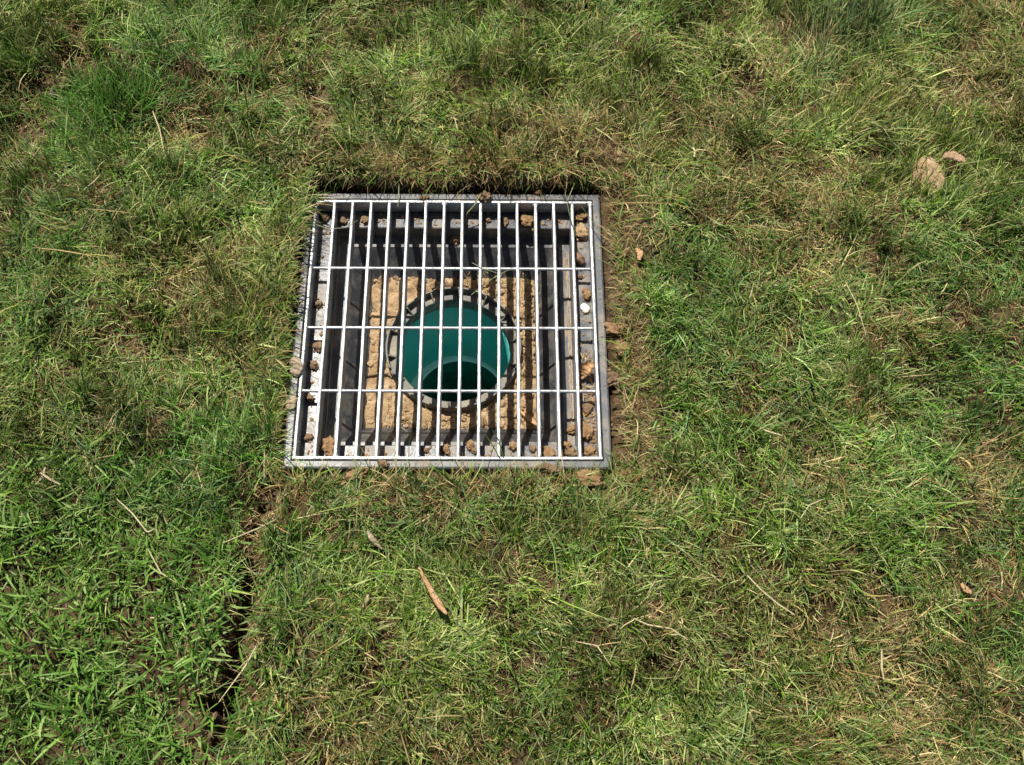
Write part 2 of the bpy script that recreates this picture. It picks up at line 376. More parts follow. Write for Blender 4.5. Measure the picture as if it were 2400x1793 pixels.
def make_lawn(name, nwant, box, seed, wide=1.0, rows=4):
    r = np.random.default_rng(seed + 1)
    x, y = scatter(nwant, *box, lambda x, y: density(x, y) * (1 - 0.65 * broad_zone(x, y)), seed)
    # most blades fan out of tufts, which leaves darker hollows between
    n = len(x); nt_ = max(1, n // 24)
    tx = r.uniform(box[0], box[1], nt_); ty = r.uniform(box[2], box[3], nt_)
    g = r.random(n) < 0.86; pick = r.integers(0, nt_, n)
    tr_ = r.uniform(0.0025, 0.0085, nt_)[pick]
    ox = r.normal(0, 1, n) * tr_; oy = r.normal(0, 1, n) * tr_
    nx = tx[pick] + ox; ny = ty[pick] + oy
    tkeep = r.random(nt_)[pick] < density(tx, ty)[pick] * (1 - 0.8 * broad_zone(tx, ty)[pick])
    ok = g & ~excl(nx, ny) & tkeep & (density(nx, ny) > 0.12)
    keep = ok | ~g
    x = np.where(ok, nx, x)[keep]; y = np.where(ok, ny, y)[keep]; pick = pick[keep]; ok = ok[keep]
    fan = np.arctan2(oy, ox)[keep]; th_t = r.uniform(0.7, 1.35, nt_)[pick]
    n = len(x); dr = dryness(x, y)
    tuftrand = np.where(ok, (pick * 0.61803) % 1.0, r.random(n))
    isdry = r.random(n) < dr ** 1.4 * 0.52
    gi = r.integers(0, 5, n); pt_ = fnoise(x, y, 0.09, 71, 3)[:, None]; c = PAL_G[gi] * (0.6 + 0.6 * r.random((n, 1))) * np.clip(1 + 1.5 * (pt_ - 0.5), 0.55, 1.4) * (0.78 + 0.44 * tuftrand[:, None])  # patchwise darker green: species tone plus painted shade for hollows in the turf
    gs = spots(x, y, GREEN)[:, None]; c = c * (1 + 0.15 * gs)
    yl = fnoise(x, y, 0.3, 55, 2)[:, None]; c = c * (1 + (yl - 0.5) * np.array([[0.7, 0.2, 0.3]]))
    cd = PAL_D[np.where(sstep(0.33, 0.26, near_pit(x, y)) > r.random(n), r.integers(2, 4, n), r.integers(0, 5, n))] * (0.65 + 0.6 * r.random((n, 1)))
    c = np.where(isdry[:, None], cd, c)
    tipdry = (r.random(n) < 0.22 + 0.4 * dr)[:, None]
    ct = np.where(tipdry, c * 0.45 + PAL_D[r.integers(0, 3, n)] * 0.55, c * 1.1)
    az = lean_dir(x, y) + r.normal(0, 0.95, n)
    az = np.where(ok & (r.random(n) < 0.45), fan + r.normal(0, .5, n), az)
    up = fnoise(x, y, 0.05, 61, 2)
    th0 = np.clip(r.normal(0.50, 0.30, n) + (up - 0.5) * 2.2, 0.03, 1.4)
    th1 = np.clip(th0 + r.normal(0.65, 0.4, n), 0.1, 2.0)
    lf = 0.7 + 0.9 * fnoise(x, y, 0.10, 62, 2)
    L = np.clip(r.lognormal(math.log(0.0200), 0.45, n) * lf * th_t, 0.007, 0.066)
    L = np.where(r.random(n) < 0.025, L * 1.9, L)
    # strip of longer pale grass lying along the seam, long pale clump at top right
    strip = np.exp(-((seg_dist(x, y, path((600, 1060), (590, 1250), (575, 1600))) / 0.03) ** 2))
    az = np.where(r.random(n) < strip * 0.7, -math.pi / 2 + r.normal(0, .5, n), az)
    L = L * (1 + 0.5 * strip)
    pc = spots(x, y, [(1830, 60, 90, 90), (1750, 150, 60, 60)])
    az = np.where(r.random(n) < pc * 0.8, math.pi / 2 + r.normal(0, .5, n), az); L = L * (1 + 0.7 * pc)
    c = c * (1 - 0.5 * pc[:, None]) + np.array([[0.13, 0.20, 0.10]]) * 0.5 * pc[:, None] * (~isdry[:, None]) + c * 0.5 * pc[:, None] * isdry[:, None]
    W = np.clip(r.lognormal(math.log(0.00150), 0.32, n), 0.0006, 0.0036) * wide
    W = np.where(isdry, W * 0.85, W)
    # northern turf edge hangs a little over the gap, western too
    z = ground_z(x, y) - 0.001
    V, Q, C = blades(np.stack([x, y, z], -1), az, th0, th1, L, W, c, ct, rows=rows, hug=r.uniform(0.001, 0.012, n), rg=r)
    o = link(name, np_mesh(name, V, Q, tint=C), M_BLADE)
    return o
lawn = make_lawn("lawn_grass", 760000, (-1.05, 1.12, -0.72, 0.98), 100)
tag(lawn, "short mown green lawn grass all around the drain grate", "grass", kind="stuff")
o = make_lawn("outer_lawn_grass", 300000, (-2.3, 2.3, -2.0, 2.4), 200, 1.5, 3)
# leave the middle to the finer lawn
me = o.data; nv = len(me.vertices)
co = np.empty(nv * 3, np.float32); me.vertices.foreach_get("co", co); co = co.reshape(-1, 6, 3)
tn = np.empty(nv * 4, np.float32); me.attributes["tint"].data.foreach_get("color", tn); tn = tn.reshape(-1, 6, 4)
k = ~((co[:, 0, 0] > -1.05) & (co[:, 0, 0] < 1.12) & (co[:, 0, 1] > -0.72) & (co[:, 0, 1] < 0.98))
co = co[k].reshape(-1, 3); tn = tn[k].reshape(-1, 4)[:, :3]; nb = len(co) // 6
q = np.array([0, 1, 3, 2, 2, 3, 5, 4]); Q = ((np.arange(nb) * 6)[:, None] + q[None]).reshape(-1, 4)
old = o.data; o.data = np_mesh("outer_lawn_grass", co, Q, tint=tn); o.data.materials.append(M_BLADE); bpy.data.meshes.remove(old)
tag(o, "lawn grass further out beyond the picture edges", "grass", kind="stuff")

# dry thatch lying between the blades
def make_thatch():
    r = np.random.default_rng(300)
    x, y = scatter(330000, -1.05, 1.12, -0.72, 0.98, lambda x, y: np.clip(0.10 + 1.05 * dryness(x, y) ** 1.6 + 0.5 * (density(x, y) < 0.35), 0, 1) * (1 - 0.55 * broad_zone(x, y)) *
                   (1 - 0.5 * sstep(0.3, 0.9, spots(x, y, BARE))) * np.where((x > .24) & (x < .31) & (np.abs(y) < .27), np.clip(density(x, y) + 0.30, 0, 1), np.clip(density(x, y) + 0.6, 0, 1)), 301)
    n = len(x); c = PAL_D[r.integers(0, 5, n)] * (0.30 + 0.75 * r.random((n, 1)))
    ct = c * (0.7 + 0.6 * r.random((n, 1)))
    az = np.where(r.random(n) < 0.5, lean_dir(x, y) + r.normal(0, 0.8, n), r.uniform(0, 2 * math.pi, n))
    th0 = r.normal(1.3, 0.2, n); th1 = th0 + r.normal(0.2, 0.25, n)
    L = np.clip(r.lognormal(math.log(0.017), 0.5, n), 0.005, 0.07)
    W = np.clip(r.normal(0.0010, 0.0003, n), 0.0005, 0.002)
    z = ground_z(x, y) + r.uniform(0.0005, 0.006, n)
    V, Q, C = blades(np.stack([x, y, z], -1), az, th0, th1, L, W, c, ct, hug=r.uniform(0.001, 0.010, n), roll=0.7, rg=r)
    return link("dry_thatch", np_mesh("dry_thatch", V, Q, tint=C), M_THATCH)
tag(make_thatch(), "brown and straw coloured dead thatch between the lawn blades", "dead grass", kind="stuff")

# roots and clippings along the turf edges beside the frame
def make_fringe():
    r = np.random.default_rng(410); n = 8500
    side = r.choice(4, n, p=[.42, .2, .26, .12]); t = r.uniform(-0.26, 0.27, n)
    e = r.uniform(0.0, 0.03, n)
    x = np.select([side == 0, side == 1, side == 2, side == 3], [t, -0.2535 - e * .6, 0.262 + e * 1.7, t])
    y = np.select([side == 0, side == 1, side == 2, side == 3], [0.262 + e * .8, t, t, -0.256 - e * .5])
    inw = np.select([side == 0, side == 1, side == 2, side == 3], [-math.pi / 2, 0, math.pi, math.pi / 2])
    az = inw + r.normal(0, 0.75, n)
    z = np.where(side == 0, ground_z(x, y + 0.012) - r.uniform(0.0, 0.022, n), ground_z(x, y) + r.uniform(0, .006, n))
    th0 = r.uniform(0.5, 1.6, n); th1 = th0 + r.normal(0.5, 0.3, n)
    L = np.clip(r.lognormal(math.log(0.017), 0.45, n), 0.006, 0.05); W = np.clip(r.normal(0.0008, 0.0003, n), 0.0004, 0.0016)
    c = PAL_D[r.integers(0, 5, n)] * (0.4 + 0.6 * r.random((n, 1))) 
    g = (r.random(n) < np.where(side == 1, 0.55, 0.25))[:, None]; c = np.where(g, PAL_G[r.integers(0, 5, n)], c)
    V, Q, C = blades(np.stack([x, y, z], -1), az, th0, th1, L, W, c, c * 1.1, roll=0.8, rg=r)
    V[:, 2] = np.where((near_pit(V[:, 0], V[:, 1]) < 0.2425), np.maximum(V[:, 2], 0.002), V[:, 2])
    return link("turf_edge_roots", np_mesh("turf_edge_roots", V, Q, tint=C), M_THATCH)
tag(make_fringe(), "brown roots and grass ends hanging from the cut turf edges round the frame", "roots", kind="stuff")

def over_edge():
    r = np.random.default_rng(415); n = 1700
    side = r.choice(4, n, p=[.20, .50, .10, .20]); t = r.uniform(-0.26, 0.26, n)
    t = np.where((side == 0) & (r.random(n) < .5), r.uniform(0.10, 0.25, n), t)
    e = r.uniform(0, 0.012, n); cl = r.uniform(-.26, .26, 60); t = np.where(r.random(n) < .6, cl[r.integers(0, 60, n)] + r.normal(0, .006, n), t); t = np.where((side == 1) & (r.random(n) < .35), r.uniform(0.14, 0.26, n), t); e = np.where((side == 1) & (t > .14), e - 0.014 * r.random(n), e)
    x = np.select([side == 0, side == 1, side == 2, side == 3], [t, -0.256 - e, 0.272 + e, t])
    y = np.select([side == 0, side == 1, side == 2, side == 3], [0.268 + e, t, t, -0.258 - e])
    az = np.select([side == 0, side == 1, side == 2, side == 3], [-math.pi / 2, 0, math.pi, math.pi / 2]) + r.normal(0, 0.95, n)
    th0 = r.uniform(0.35, 1.0, n); th1 = th0 + r.uniform(0.3, 0.9, n)
    L = np.clip(r.lognormal(math.log(0.033), 0.38, n), 0.012, 0.08); W = np.clip(r.normal(0.00125, 0.0003, n), 0.0006, 0.002)
    c = PAL_G[r.integers(1, 5, n)] * (0.8 + 0.5 * r.random((n, 1))); g = (r.random(n) < .3)[:, None]; c = np.where(g, PAL_D[r.integers(0, 3, n)], c)
    z = np.maximum(ground_z(x, y), -0.004)
    V, Q, C = blades(np.stack([x, y, z], -1), az, th0, th1, L, W, c, c * 1.1, rows=6, rg=r)
    V[:, 2] = np.where((near_pit(V[:, 0], V[:, 1]) < 0.2425), np.maximum(V[:, 2], 0.002), V[:, 2])
    return link("overhanging_grass", np_mesh("overhanging_grass", V, Q, tint=C), M_BLADE)
tag(over_edge(), "thin grass blades leaning from the turf over the frame and grate", "grass", kind="stuff")

# broad-leaved running grass in the lower left corner
def make_broad():
    r = np.random.default_rng(500)
    x, y = scatter(21000, -1.05, -0.2, -0.72, -0.1, lambda x, y: broad_zone(x, y) * np.clip(density(x, y) + .1, 0, 1) * 0.75, 501)
    n = len(x)
    c = np.array([[0.045, 0.110, 0.013], [0.085, 0.185, 0.024], [0.140, 0.260, 0.042], [0.210, 0.310, 0.090]])[r.integers(0, 4, n)] * (0.75 + 0.45 * r.random((n, 1)))
    az = r.uniform(0, 2 * math.pi, n)
    th0 = np.clip(r.normal(0.8, 0.3, n), .1, 1.4); th1 = th0 + r.normal(0.5, 0.3, n)
    L = np.clip(r.lognormal(math.log(0.025), 0.38, n), 0.010, 0.065); W = np.clip(r.normal(0.0027, 0.0008, n), 0.0013, 0.0048)
    z = ground_z(x, y) + r.uniform(0.001, 0.014, n)
    V, Q, C = blades(np.stack([x, y, z], -1), az, th0, th1, L, W, c, c * 1.05, rows=5, hug=r.uniform(0.002, 0.016, n), roll=0.4, rg=r)
    return link("broad_leaf_grass", np_mesh("broad_leaf_grass", V, Q, tint=C), M_BLADE)
tag(make_broad(), "bright green broad-leaved running grass in the lower left corner of the lawn", "grass", kind="stuff")

# the taller dark green tuft at the upper left
def make_tuft():
    r = np.random.default_rng(520); n = 620
    cx, cy = dp(235, 245)
    rad = 0.060 * r.random(n) ** 0.6; a = r.uniform(0, 6.283, n)
    x = rad * np.cos(a) * 1.25 + r.normal(0, .008, n); y = rad * np.sin(a) * .8 + r.normal(0, .008, n)
    z = ground_z(x + cx, y + cy)
    az = a + r.normal(0, .5, n); az = np.where(r.random(n) < .35, math.pi / 2 + r.normal(0, .6, n), az)
    th0 = np.clip(rad / 0.055 * 0.5 + r.normal(0.15, 0.15, n), 0.0, 1.2); th1 = th0 + r.uniform(0.2, 0.9, n)
    L = np.clip(r.normal(0.044, 0.014, n), 0.015, 0.085); W = np.clip(r.normal(0.0017, 0.0003, n), .001, .003)
    c = np.array([[0.040, 0.110, 0.014], [0.065, 0.160, 0.020], [0.09, 0.20, 0.03]])[r.integers(0, 3, n)] * (0.8 + 0.5 * r.random((n, 1)))
    V, Q, C = blades(np.stack([x, y, z], -1), az, th0, th1, L, W, c, c * 1.15, rows=5, rg=r)
    o = link("grass_tuft", np_mesh("grass_tuft", V, Q, tint=C), M_BLADE); o.location = (cx, cy, 0); return o
tag(make_tuft(), "taller dark green grass tuft standing up in the upper left of the lawn", "grass tuft")

# ------------------------------------------------------------------ drain pit
NA = 96
def loop(h, z, kind='sq', cx=0.0, cy=0.0, n=NA):
    out = []
    for i in range(n):
        a = 2 * math.pi * (i + 0.0) / n + math.pi / 4
        c, s = math.cos(a), math.sin(a)
        k = 1 / max(abs(c), abs(s)) if kind == 'sq' else 1.0
        out.append((cx + h * c * k, cy + h * s * k, z))
    return out
def loft(name, loops, m, parent=None, cap=False, smooth=False, bev=None):
    bm = bmesh.new(); L = []
    for lp in loops: L.append([bm.verts.new(p) for p in lp])
    for a, b_ in zip(L[:-1], L[1:]):
        n = len(a)
        for i in range(n): bm.faces.new((a[i], a[(i + 1) % n], b_[(i + 1) % n], b_[i]))
    if cap: bm.faces.new(L[-1])
    bmesh.ops.recalc_face_normals(bm, faces=bm.faces)
    me = bpy.data.meshes.new(name); bm.to_mesh(me); bm.free()
    if smooth: me.shade_smooth()
    return link(name, me, m, parent)

pit = empty("drain_pit", (0, 0, -0.12))
tag(pit, "square dark grey plastic drain pit with rim sunk in the lawn under the grate", "drain pit")
def P(l): return [(x, y, z + 0.12) for x, y, z in l]
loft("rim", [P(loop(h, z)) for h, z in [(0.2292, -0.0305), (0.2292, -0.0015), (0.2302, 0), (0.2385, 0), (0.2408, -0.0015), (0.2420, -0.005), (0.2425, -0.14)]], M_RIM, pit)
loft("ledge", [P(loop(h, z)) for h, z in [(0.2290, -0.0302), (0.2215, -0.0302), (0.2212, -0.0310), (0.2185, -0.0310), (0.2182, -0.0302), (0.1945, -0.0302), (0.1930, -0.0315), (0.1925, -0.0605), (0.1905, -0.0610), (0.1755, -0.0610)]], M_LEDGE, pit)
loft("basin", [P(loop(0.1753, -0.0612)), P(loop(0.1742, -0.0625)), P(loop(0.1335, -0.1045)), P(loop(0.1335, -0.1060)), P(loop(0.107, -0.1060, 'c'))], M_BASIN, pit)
CX, CY = 0.0015, 0.001
def PC(r, z): return P(loop(r, z, 'c', CX, CY, 128))
col = loft("outlet_collar", [PC(r, z) for r, z in [(0.1105, -0.108), (0.1105, -0.0838), (0.1102, -0.0830), (0.1078, -0.0830), (0.1075, -0.0838), (0.1070, -0.0960), (0.0940, -0.0960), (0.0930, -0.0970), (0.0925, -0.1200)]], M_COLLAR, pit, smooth=False)
for k in range(14):
    a = 2 * math.pi * (k + 0.5) / 14 - 0.07
    bm = bmesh.new()
    # triangular web: full height at the outer wall, running out at the inner edge
    t = 0.0011
    def pt(r, z, s): return (CX + r * math.cos(a) - s * t * math.sin(a), CY + r * math.sin(a) + s * t * math.cos(a), z + 0.12)
    A = [bm.verts.new(pt(r, z, -1)) for r, z in ((0.1069, -0.0957), (0.1073, -0.0845), (0.1045, -0.0850), (0.0945, -0.0950), (0.0945, -0.0957))]
    B = [bm.verts.new(pt(r, z, 1)) for r, z in ((0.1069, -0.0957), (0.1073, -0.0845), (0.1045, -0.0850), (0.0945, -0.0950), (0.0945, -0.0957))]
    bm.faces.new(A); bm.faces.new(B[::-1])
    for i in range(5): bm.faces.new((A[i], B[i], B[(i + 1) % 5], A[(i + 1) % 5]))
    bmesh.ops.recalc_face_normals(bm, faces=bm.faces)
    me = bpy.data.meshes.new("rib"); bm.to_mesh(me); bm.free(); link("rib", me, M_COLLAR, col)

# ------------------------------------------------------------------ pipe
pipe = empty("drain_pipe", (0.0015, 0.001, -0.62))
tag(pipe, "teal green round plastic pipe going down below the pit's outlet ring", "pipe")
def PL(r, z, cx=0, cy=0): return [(x, y, z + 0.62) for x, y, z in loop(r, z, 'c', cx, cy, 128)]
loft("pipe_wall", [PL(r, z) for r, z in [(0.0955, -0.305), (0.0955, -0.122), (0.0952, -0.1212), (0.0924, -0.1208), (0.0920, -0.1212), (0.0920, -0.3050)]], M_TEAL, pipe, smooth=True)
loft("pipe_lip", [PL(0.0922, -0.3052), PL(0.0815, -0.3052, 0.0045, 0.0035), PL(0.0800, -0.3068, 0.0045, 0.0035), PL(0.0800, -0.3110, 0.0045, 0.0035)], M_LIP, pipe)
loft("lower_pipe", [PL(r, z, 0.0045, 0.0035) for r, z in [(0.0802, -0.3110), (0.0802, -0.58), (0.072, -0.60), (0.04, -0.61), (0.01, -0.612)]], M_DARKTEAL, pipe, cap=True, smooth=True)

# ------------------------------------------------------------------ sand in the pit
def make_sand():
    NR, NT = 26, 480
    V = []
    for i in range(NR):
        f = i / (NR - 1)
        for j in range(NT):
            a = 2 * math.pi * j / NT
            c, s = math.cos(a), math.sin(a); k = 1 / max(abs(c), abs(s))
            r = 0.1107 * (1 - f) + 0.1385 * k * f
            x, y = CX * (1 - f) + r * c, CY * (1 - f) + r * s
            e = math.sin(math.pi * f)
            nz = mnoise.fractal(Vector((x * 60, y * 60, 3.1)), 0.7, 2.0, 5)
            n2 = mnoise.noise(Vector((x * 14, y * 14, 7.7)))
            z = -0.1000 + 0.0045 * nz + 0.007 * n2 + 0.005 * max(0, -x * 6) * e - 0.003 * (f > .9) * (f - .9) * 10 + 0.010 * f * f * mnoise.noise(Vector((x * 32, y * 32, 1.2)))
            V.append((x, y, z))
    V = np.array(V)
    J = np.arange(NT)
    Q = np.concatenate([np.stack([i * NT + J, i * NT + (J + 1) % NT, (i + 1) * NT + (J + 1) % NT, (i + 1) * NT + J], -1) for i in range(NR - 1)])
    return link("pit_sand", np_mesh("pit_sand", V, Q), M_SAND)
tag(make_sand(), "tan damp sand lying in the pit floor around the outlet ring", "sand", kind="stuff")

# wavy silt ridge washed along the pit step
def ridge(name, pts, wd, ht, m, seed):
    r = random.Random(seed); bm = bmesh.new(); rows = []
    for i, (x, y, z) in enumerate(pts):
        a = pts[min(i + 1, len(pts) - 1)]; b_ = pts[max(i - 1, 0)]
        d = Vector((a[0] - b_[0], a[1] - b_[1], 0)).normalized(); nrm = Vector((-d.y, d.x, 0))
        k = 0.45 + 1.1 * abs(mnoise.noise(Vector((x * 90, y * 90, seed)))); k *= 0.25 + 0.9 * min(1, i / 6, (len(pts) - 1 - i) / 6)
        row = []
        for t in (-1, -.5, 0, .5, 1):
            p = Vector((x, y, z)) + nrm * t * wd * k + Vector((0, 0, ht * k * (1 - t * t))) + Vector((r.uniform(-1, 1), r.uniform(-1, 1), 0)) * wd * .12
            row.append(bm.verts.new(p))
        rows.append(row)
    for a, b_ in zip(rows[:-1], rows[1:]):
        for i in range(4): bm.faces.new((a[i], a[i + 1], b_[i + 1], b_[i]))
    me = bpy.data.meshes.new(name); bm.to_mesh(me); bm.free(); me.shade_smooth()
    return link(name, me, m)
tag(ridge("silt_line", [(0.1885 + 0.0008 * math.sin(i * .7), 0.17 - i * 0.0035, -0.0612) for i in range(98)], 0.0026, 0.003, M_SAND, 3),
    "thin tan line of silt along the right step inside the pit", "silt", kind="stuff")
tag(ridge("silt_line", [(-0.1890, 0.15 - i * 0.0035, -0.0612) for i in range(90)], 0.0014, 0.0015, M_CLODD, 8),
    "thin dark brown line of silt along the left step inside the pit", "silt", kind="stuff")

# ------------------------------------------------------------------ grate
grate = empty("steel_grate", (0, 0, -0.030))
tag(grate, "galvanised steel bar grate of parallel bars with three cross rods on the pit", "grate")
def plate(name, cx, cy, lx, ly, z0, z1, seed, bevel=0.0011, wob=0.0005):
    """a galvanised flat bar: slightly uneven, with rounded edges"""
    bm = bmesh.new(); n = 60
    alongy = ly > lx; half = (lx if not alongy else ly) / 2; w2 = (ly if not alongy else lx) / 2
    b_ = bevel; prof = [(-w2, z0), (-w2, z1 - b_), (-w2 + b_ * .3, z1 - b_ * .3), (-w2 + b_, z1), (w2 - b_, z1), (w2 - b_ * .3, z1 - b_ * .3), (w2, z1 - b_), (w2, z0)]
    rows = []
    for i in range(n + 1):
        s = -half + 2 * half * i / n
        row = []
        dw = wob * mnoise.noise(Vector((s * 22, seed * 3.7, 0))) ; dg = wob * .9 * mnoise.noise(Vector((s * 90, seed * 5.1, 4)))
        for (u, z) in prof:
            uu = u * (1 + dg / w2 * 1.0) + dw
            zz = z + (0.0003 * mnoise.noise(Vector((s * 60, seed, u * 200))) if z > z0 + .001 else 0)
            row.append(bm.verts.new((uu, s, zz + 0.030) if alongy else (s, uu, zz + 0.030)))
        rows.append(row)
    for a, c in zip(rows[:-1], rows[1:]):
        for i in range(8): bm.faces.new((a[i], a[(i + 1) % 8], c[(i + 1) % 8], c[i]))
    bm.faces.new(rows[0]); bm.faces.new(rows[-1])
    bmesh.ops.recalc_face_normals(bm, faces=bm.faces)
    bmesh.ops.translate(bm, verts=bm.verts, vec=(cx, cy, 0))
    me = bpy.data.meshes.new(name); bm.to_mesh(me); bm.free(); me.shade_smooth()
    try: me.set_sharp_from_angle(angle=math.radians(50))
    except Exception: pass
    return link(name, me, M_STEEL, grate)
for k in range(16):
    x = -0.225 + 0.030 * k
    plate("bearing_bar", x, 0, 0.0050, 0.4445, -0.0300, 0.0, k + 1)
for s in (1, -1):
    plate("end_bar", 0, s * 0.2250, 0.4550, 0.0052, -0.0262, 0.0004, 40 + s)
ROD_Y = (0.0995, -0.0078, -0.1155)
for j, y in enumerate(ROD_Y):
    bm = bmesh.new(); n = 150; sg = 10; rows = []
    for i in range(n + 1):
        x = -0.2225 + 0.445 * i / n
        d = abs(((x + 0.225 + 0.015) % 0.030) - 0.015)       # distance to the nearest bar
        k = 1.0 + 0.40 * math.exp(-((d / 0.0042) ** 2))      # weld swell
        r = 0.0026 * k * (1 + 0.07 * mnoise.noise(Vector((x * 120, j, 0))))
        rows.append([bm.verts.new((x, y + r * math.cos(t * 2 * math.pi / sg), -0.0041 + 0.030 + r * .95 * math.sin(t * 2 * math.pi / sg) - (k - 1) * .002)) for t in range(sg)])
    for a, c in zip(rows[:-1], rows[1:]):
        for i in range(sg): bm.faces.new((a[i], a[(i + 1) % sg], c[(i + 1) % sg], c[i]))
    bm.faces.new(rows[0]); bm.faces.new(rows[-1]); bmesh.ops.recalc_face_normals(bm, faces=bm.faces)
    me = bpy.data.meshes.new("cross_rod"); bm.to_mesh(me); bm.free(); me.shade_smooth(); link("cross_rod", me, M_STEEL, grate)
# weld fillets where bars meet the end bars are part of the end bars' look
for s in (1, -1):
    for k in range(16):
        if random.random() < 0.55:
            x = -0.225 + 0.030 * k; bm = bmesh.new()
            bmesh.ops.create_icosphere(bm, subdivisions=2, radius=1)
            sx, sy, sz = random.uniform(.0035, .0052), random.uniform(.003, .0048), .0028
            for v in bm.verts: v.co = (x + random.uniform(-.0002, .0002) + v.co.x * sx, s * (0.2215) + v.co.y * sy, 0.0275 + v.co.z * sz)
            me = bpy.data.meshes.new("weld_bead"); bm.to_mesh(me); bm.free(); me.shade_smooth(); link("weld_bead", me, M_STEEL, grate)

# ------------------------------------------------------------------ clods, pebbles
def rock(name, loc, size, m, seed, rough=0.35, squash=0.7, faceted=False, sub=4, rot=0.0):
    bm = bmesh.new(); bmesh.ops.create_icosphere(bm, subdivisions=sub, radius=1.0)
    for v in bm.verts:
        p = v.co.copy()
        d = 1 + rough * mnoise.fractal(p * 1.1 + Vector((seed * 3.3, 0, seed)), 0.8, 2.1, 2) + rough * .45 * mnoise.noise(p * 4.3 + Vector((seed, 5, 0)))
        if rough > .25: d += 0.16 * mnoise.noise(p * 6.5 + Vector((seed, 1, 0))) + 0.10 * mnoise.noise(p * 15 + Vector((seed, 1, 3)))
        v.co = p * d
    sx, sy = (size, size) if not isinstance(size, tuple) else size
    h = min(sx, sy) * squash
    for v in bm.verts: v.co = Vector((v.co.x * sx, v.co.y * sy, v.co.z * h))
    bmesh.ops.rotate(bm, verts=bm.verts, cent=(0, 0, 0), matrix=Matrix.Rotation(rot, 3, 'Z'))
    zmin = min(v.co.z for v in bm.verts)
    for v in bm.verts: v.co.z -= zmin * 0.75
    if name == "soil_clod":                       # crumbs that have come off it lie against its foot
        rr = random.Random(int(seed * 31))
        for k in range(rr.randint(9, 16)):
            b2 = bmesh.new(); bmesh.ops.create_icosphere(b2, subdivisions=1, radius=1.0)
            a = rr.uniform(0, 6.28); d = rr.uniform(.75, 1.55); q = min(sx, sy) * (0.09 + 0.30 * rr.random() ** 2)
            c = Vector((sx * d * math.cos(a), sy * d * math.sin(a), q * .35))
            vs = [bm.verts.new(c + Vector((v.co.x * q * rr.uniform(.7, 1.3), v.co.y * q * rr.uniform(.7, 1.3), v.co.z * q * rr.uniform(.5, 1)))) for v in b2.verts]
            for f in b2.faces: bm.faces.new([vs[v.index] for v in f.verts])
            b2.free()
    me = bpy.data.meshes.new(name); bm.to_mesh(me); bm.free(); me.shade_smooth()
    o = link(name, me, m); o.location = loc; return o
LZ = -0.0302
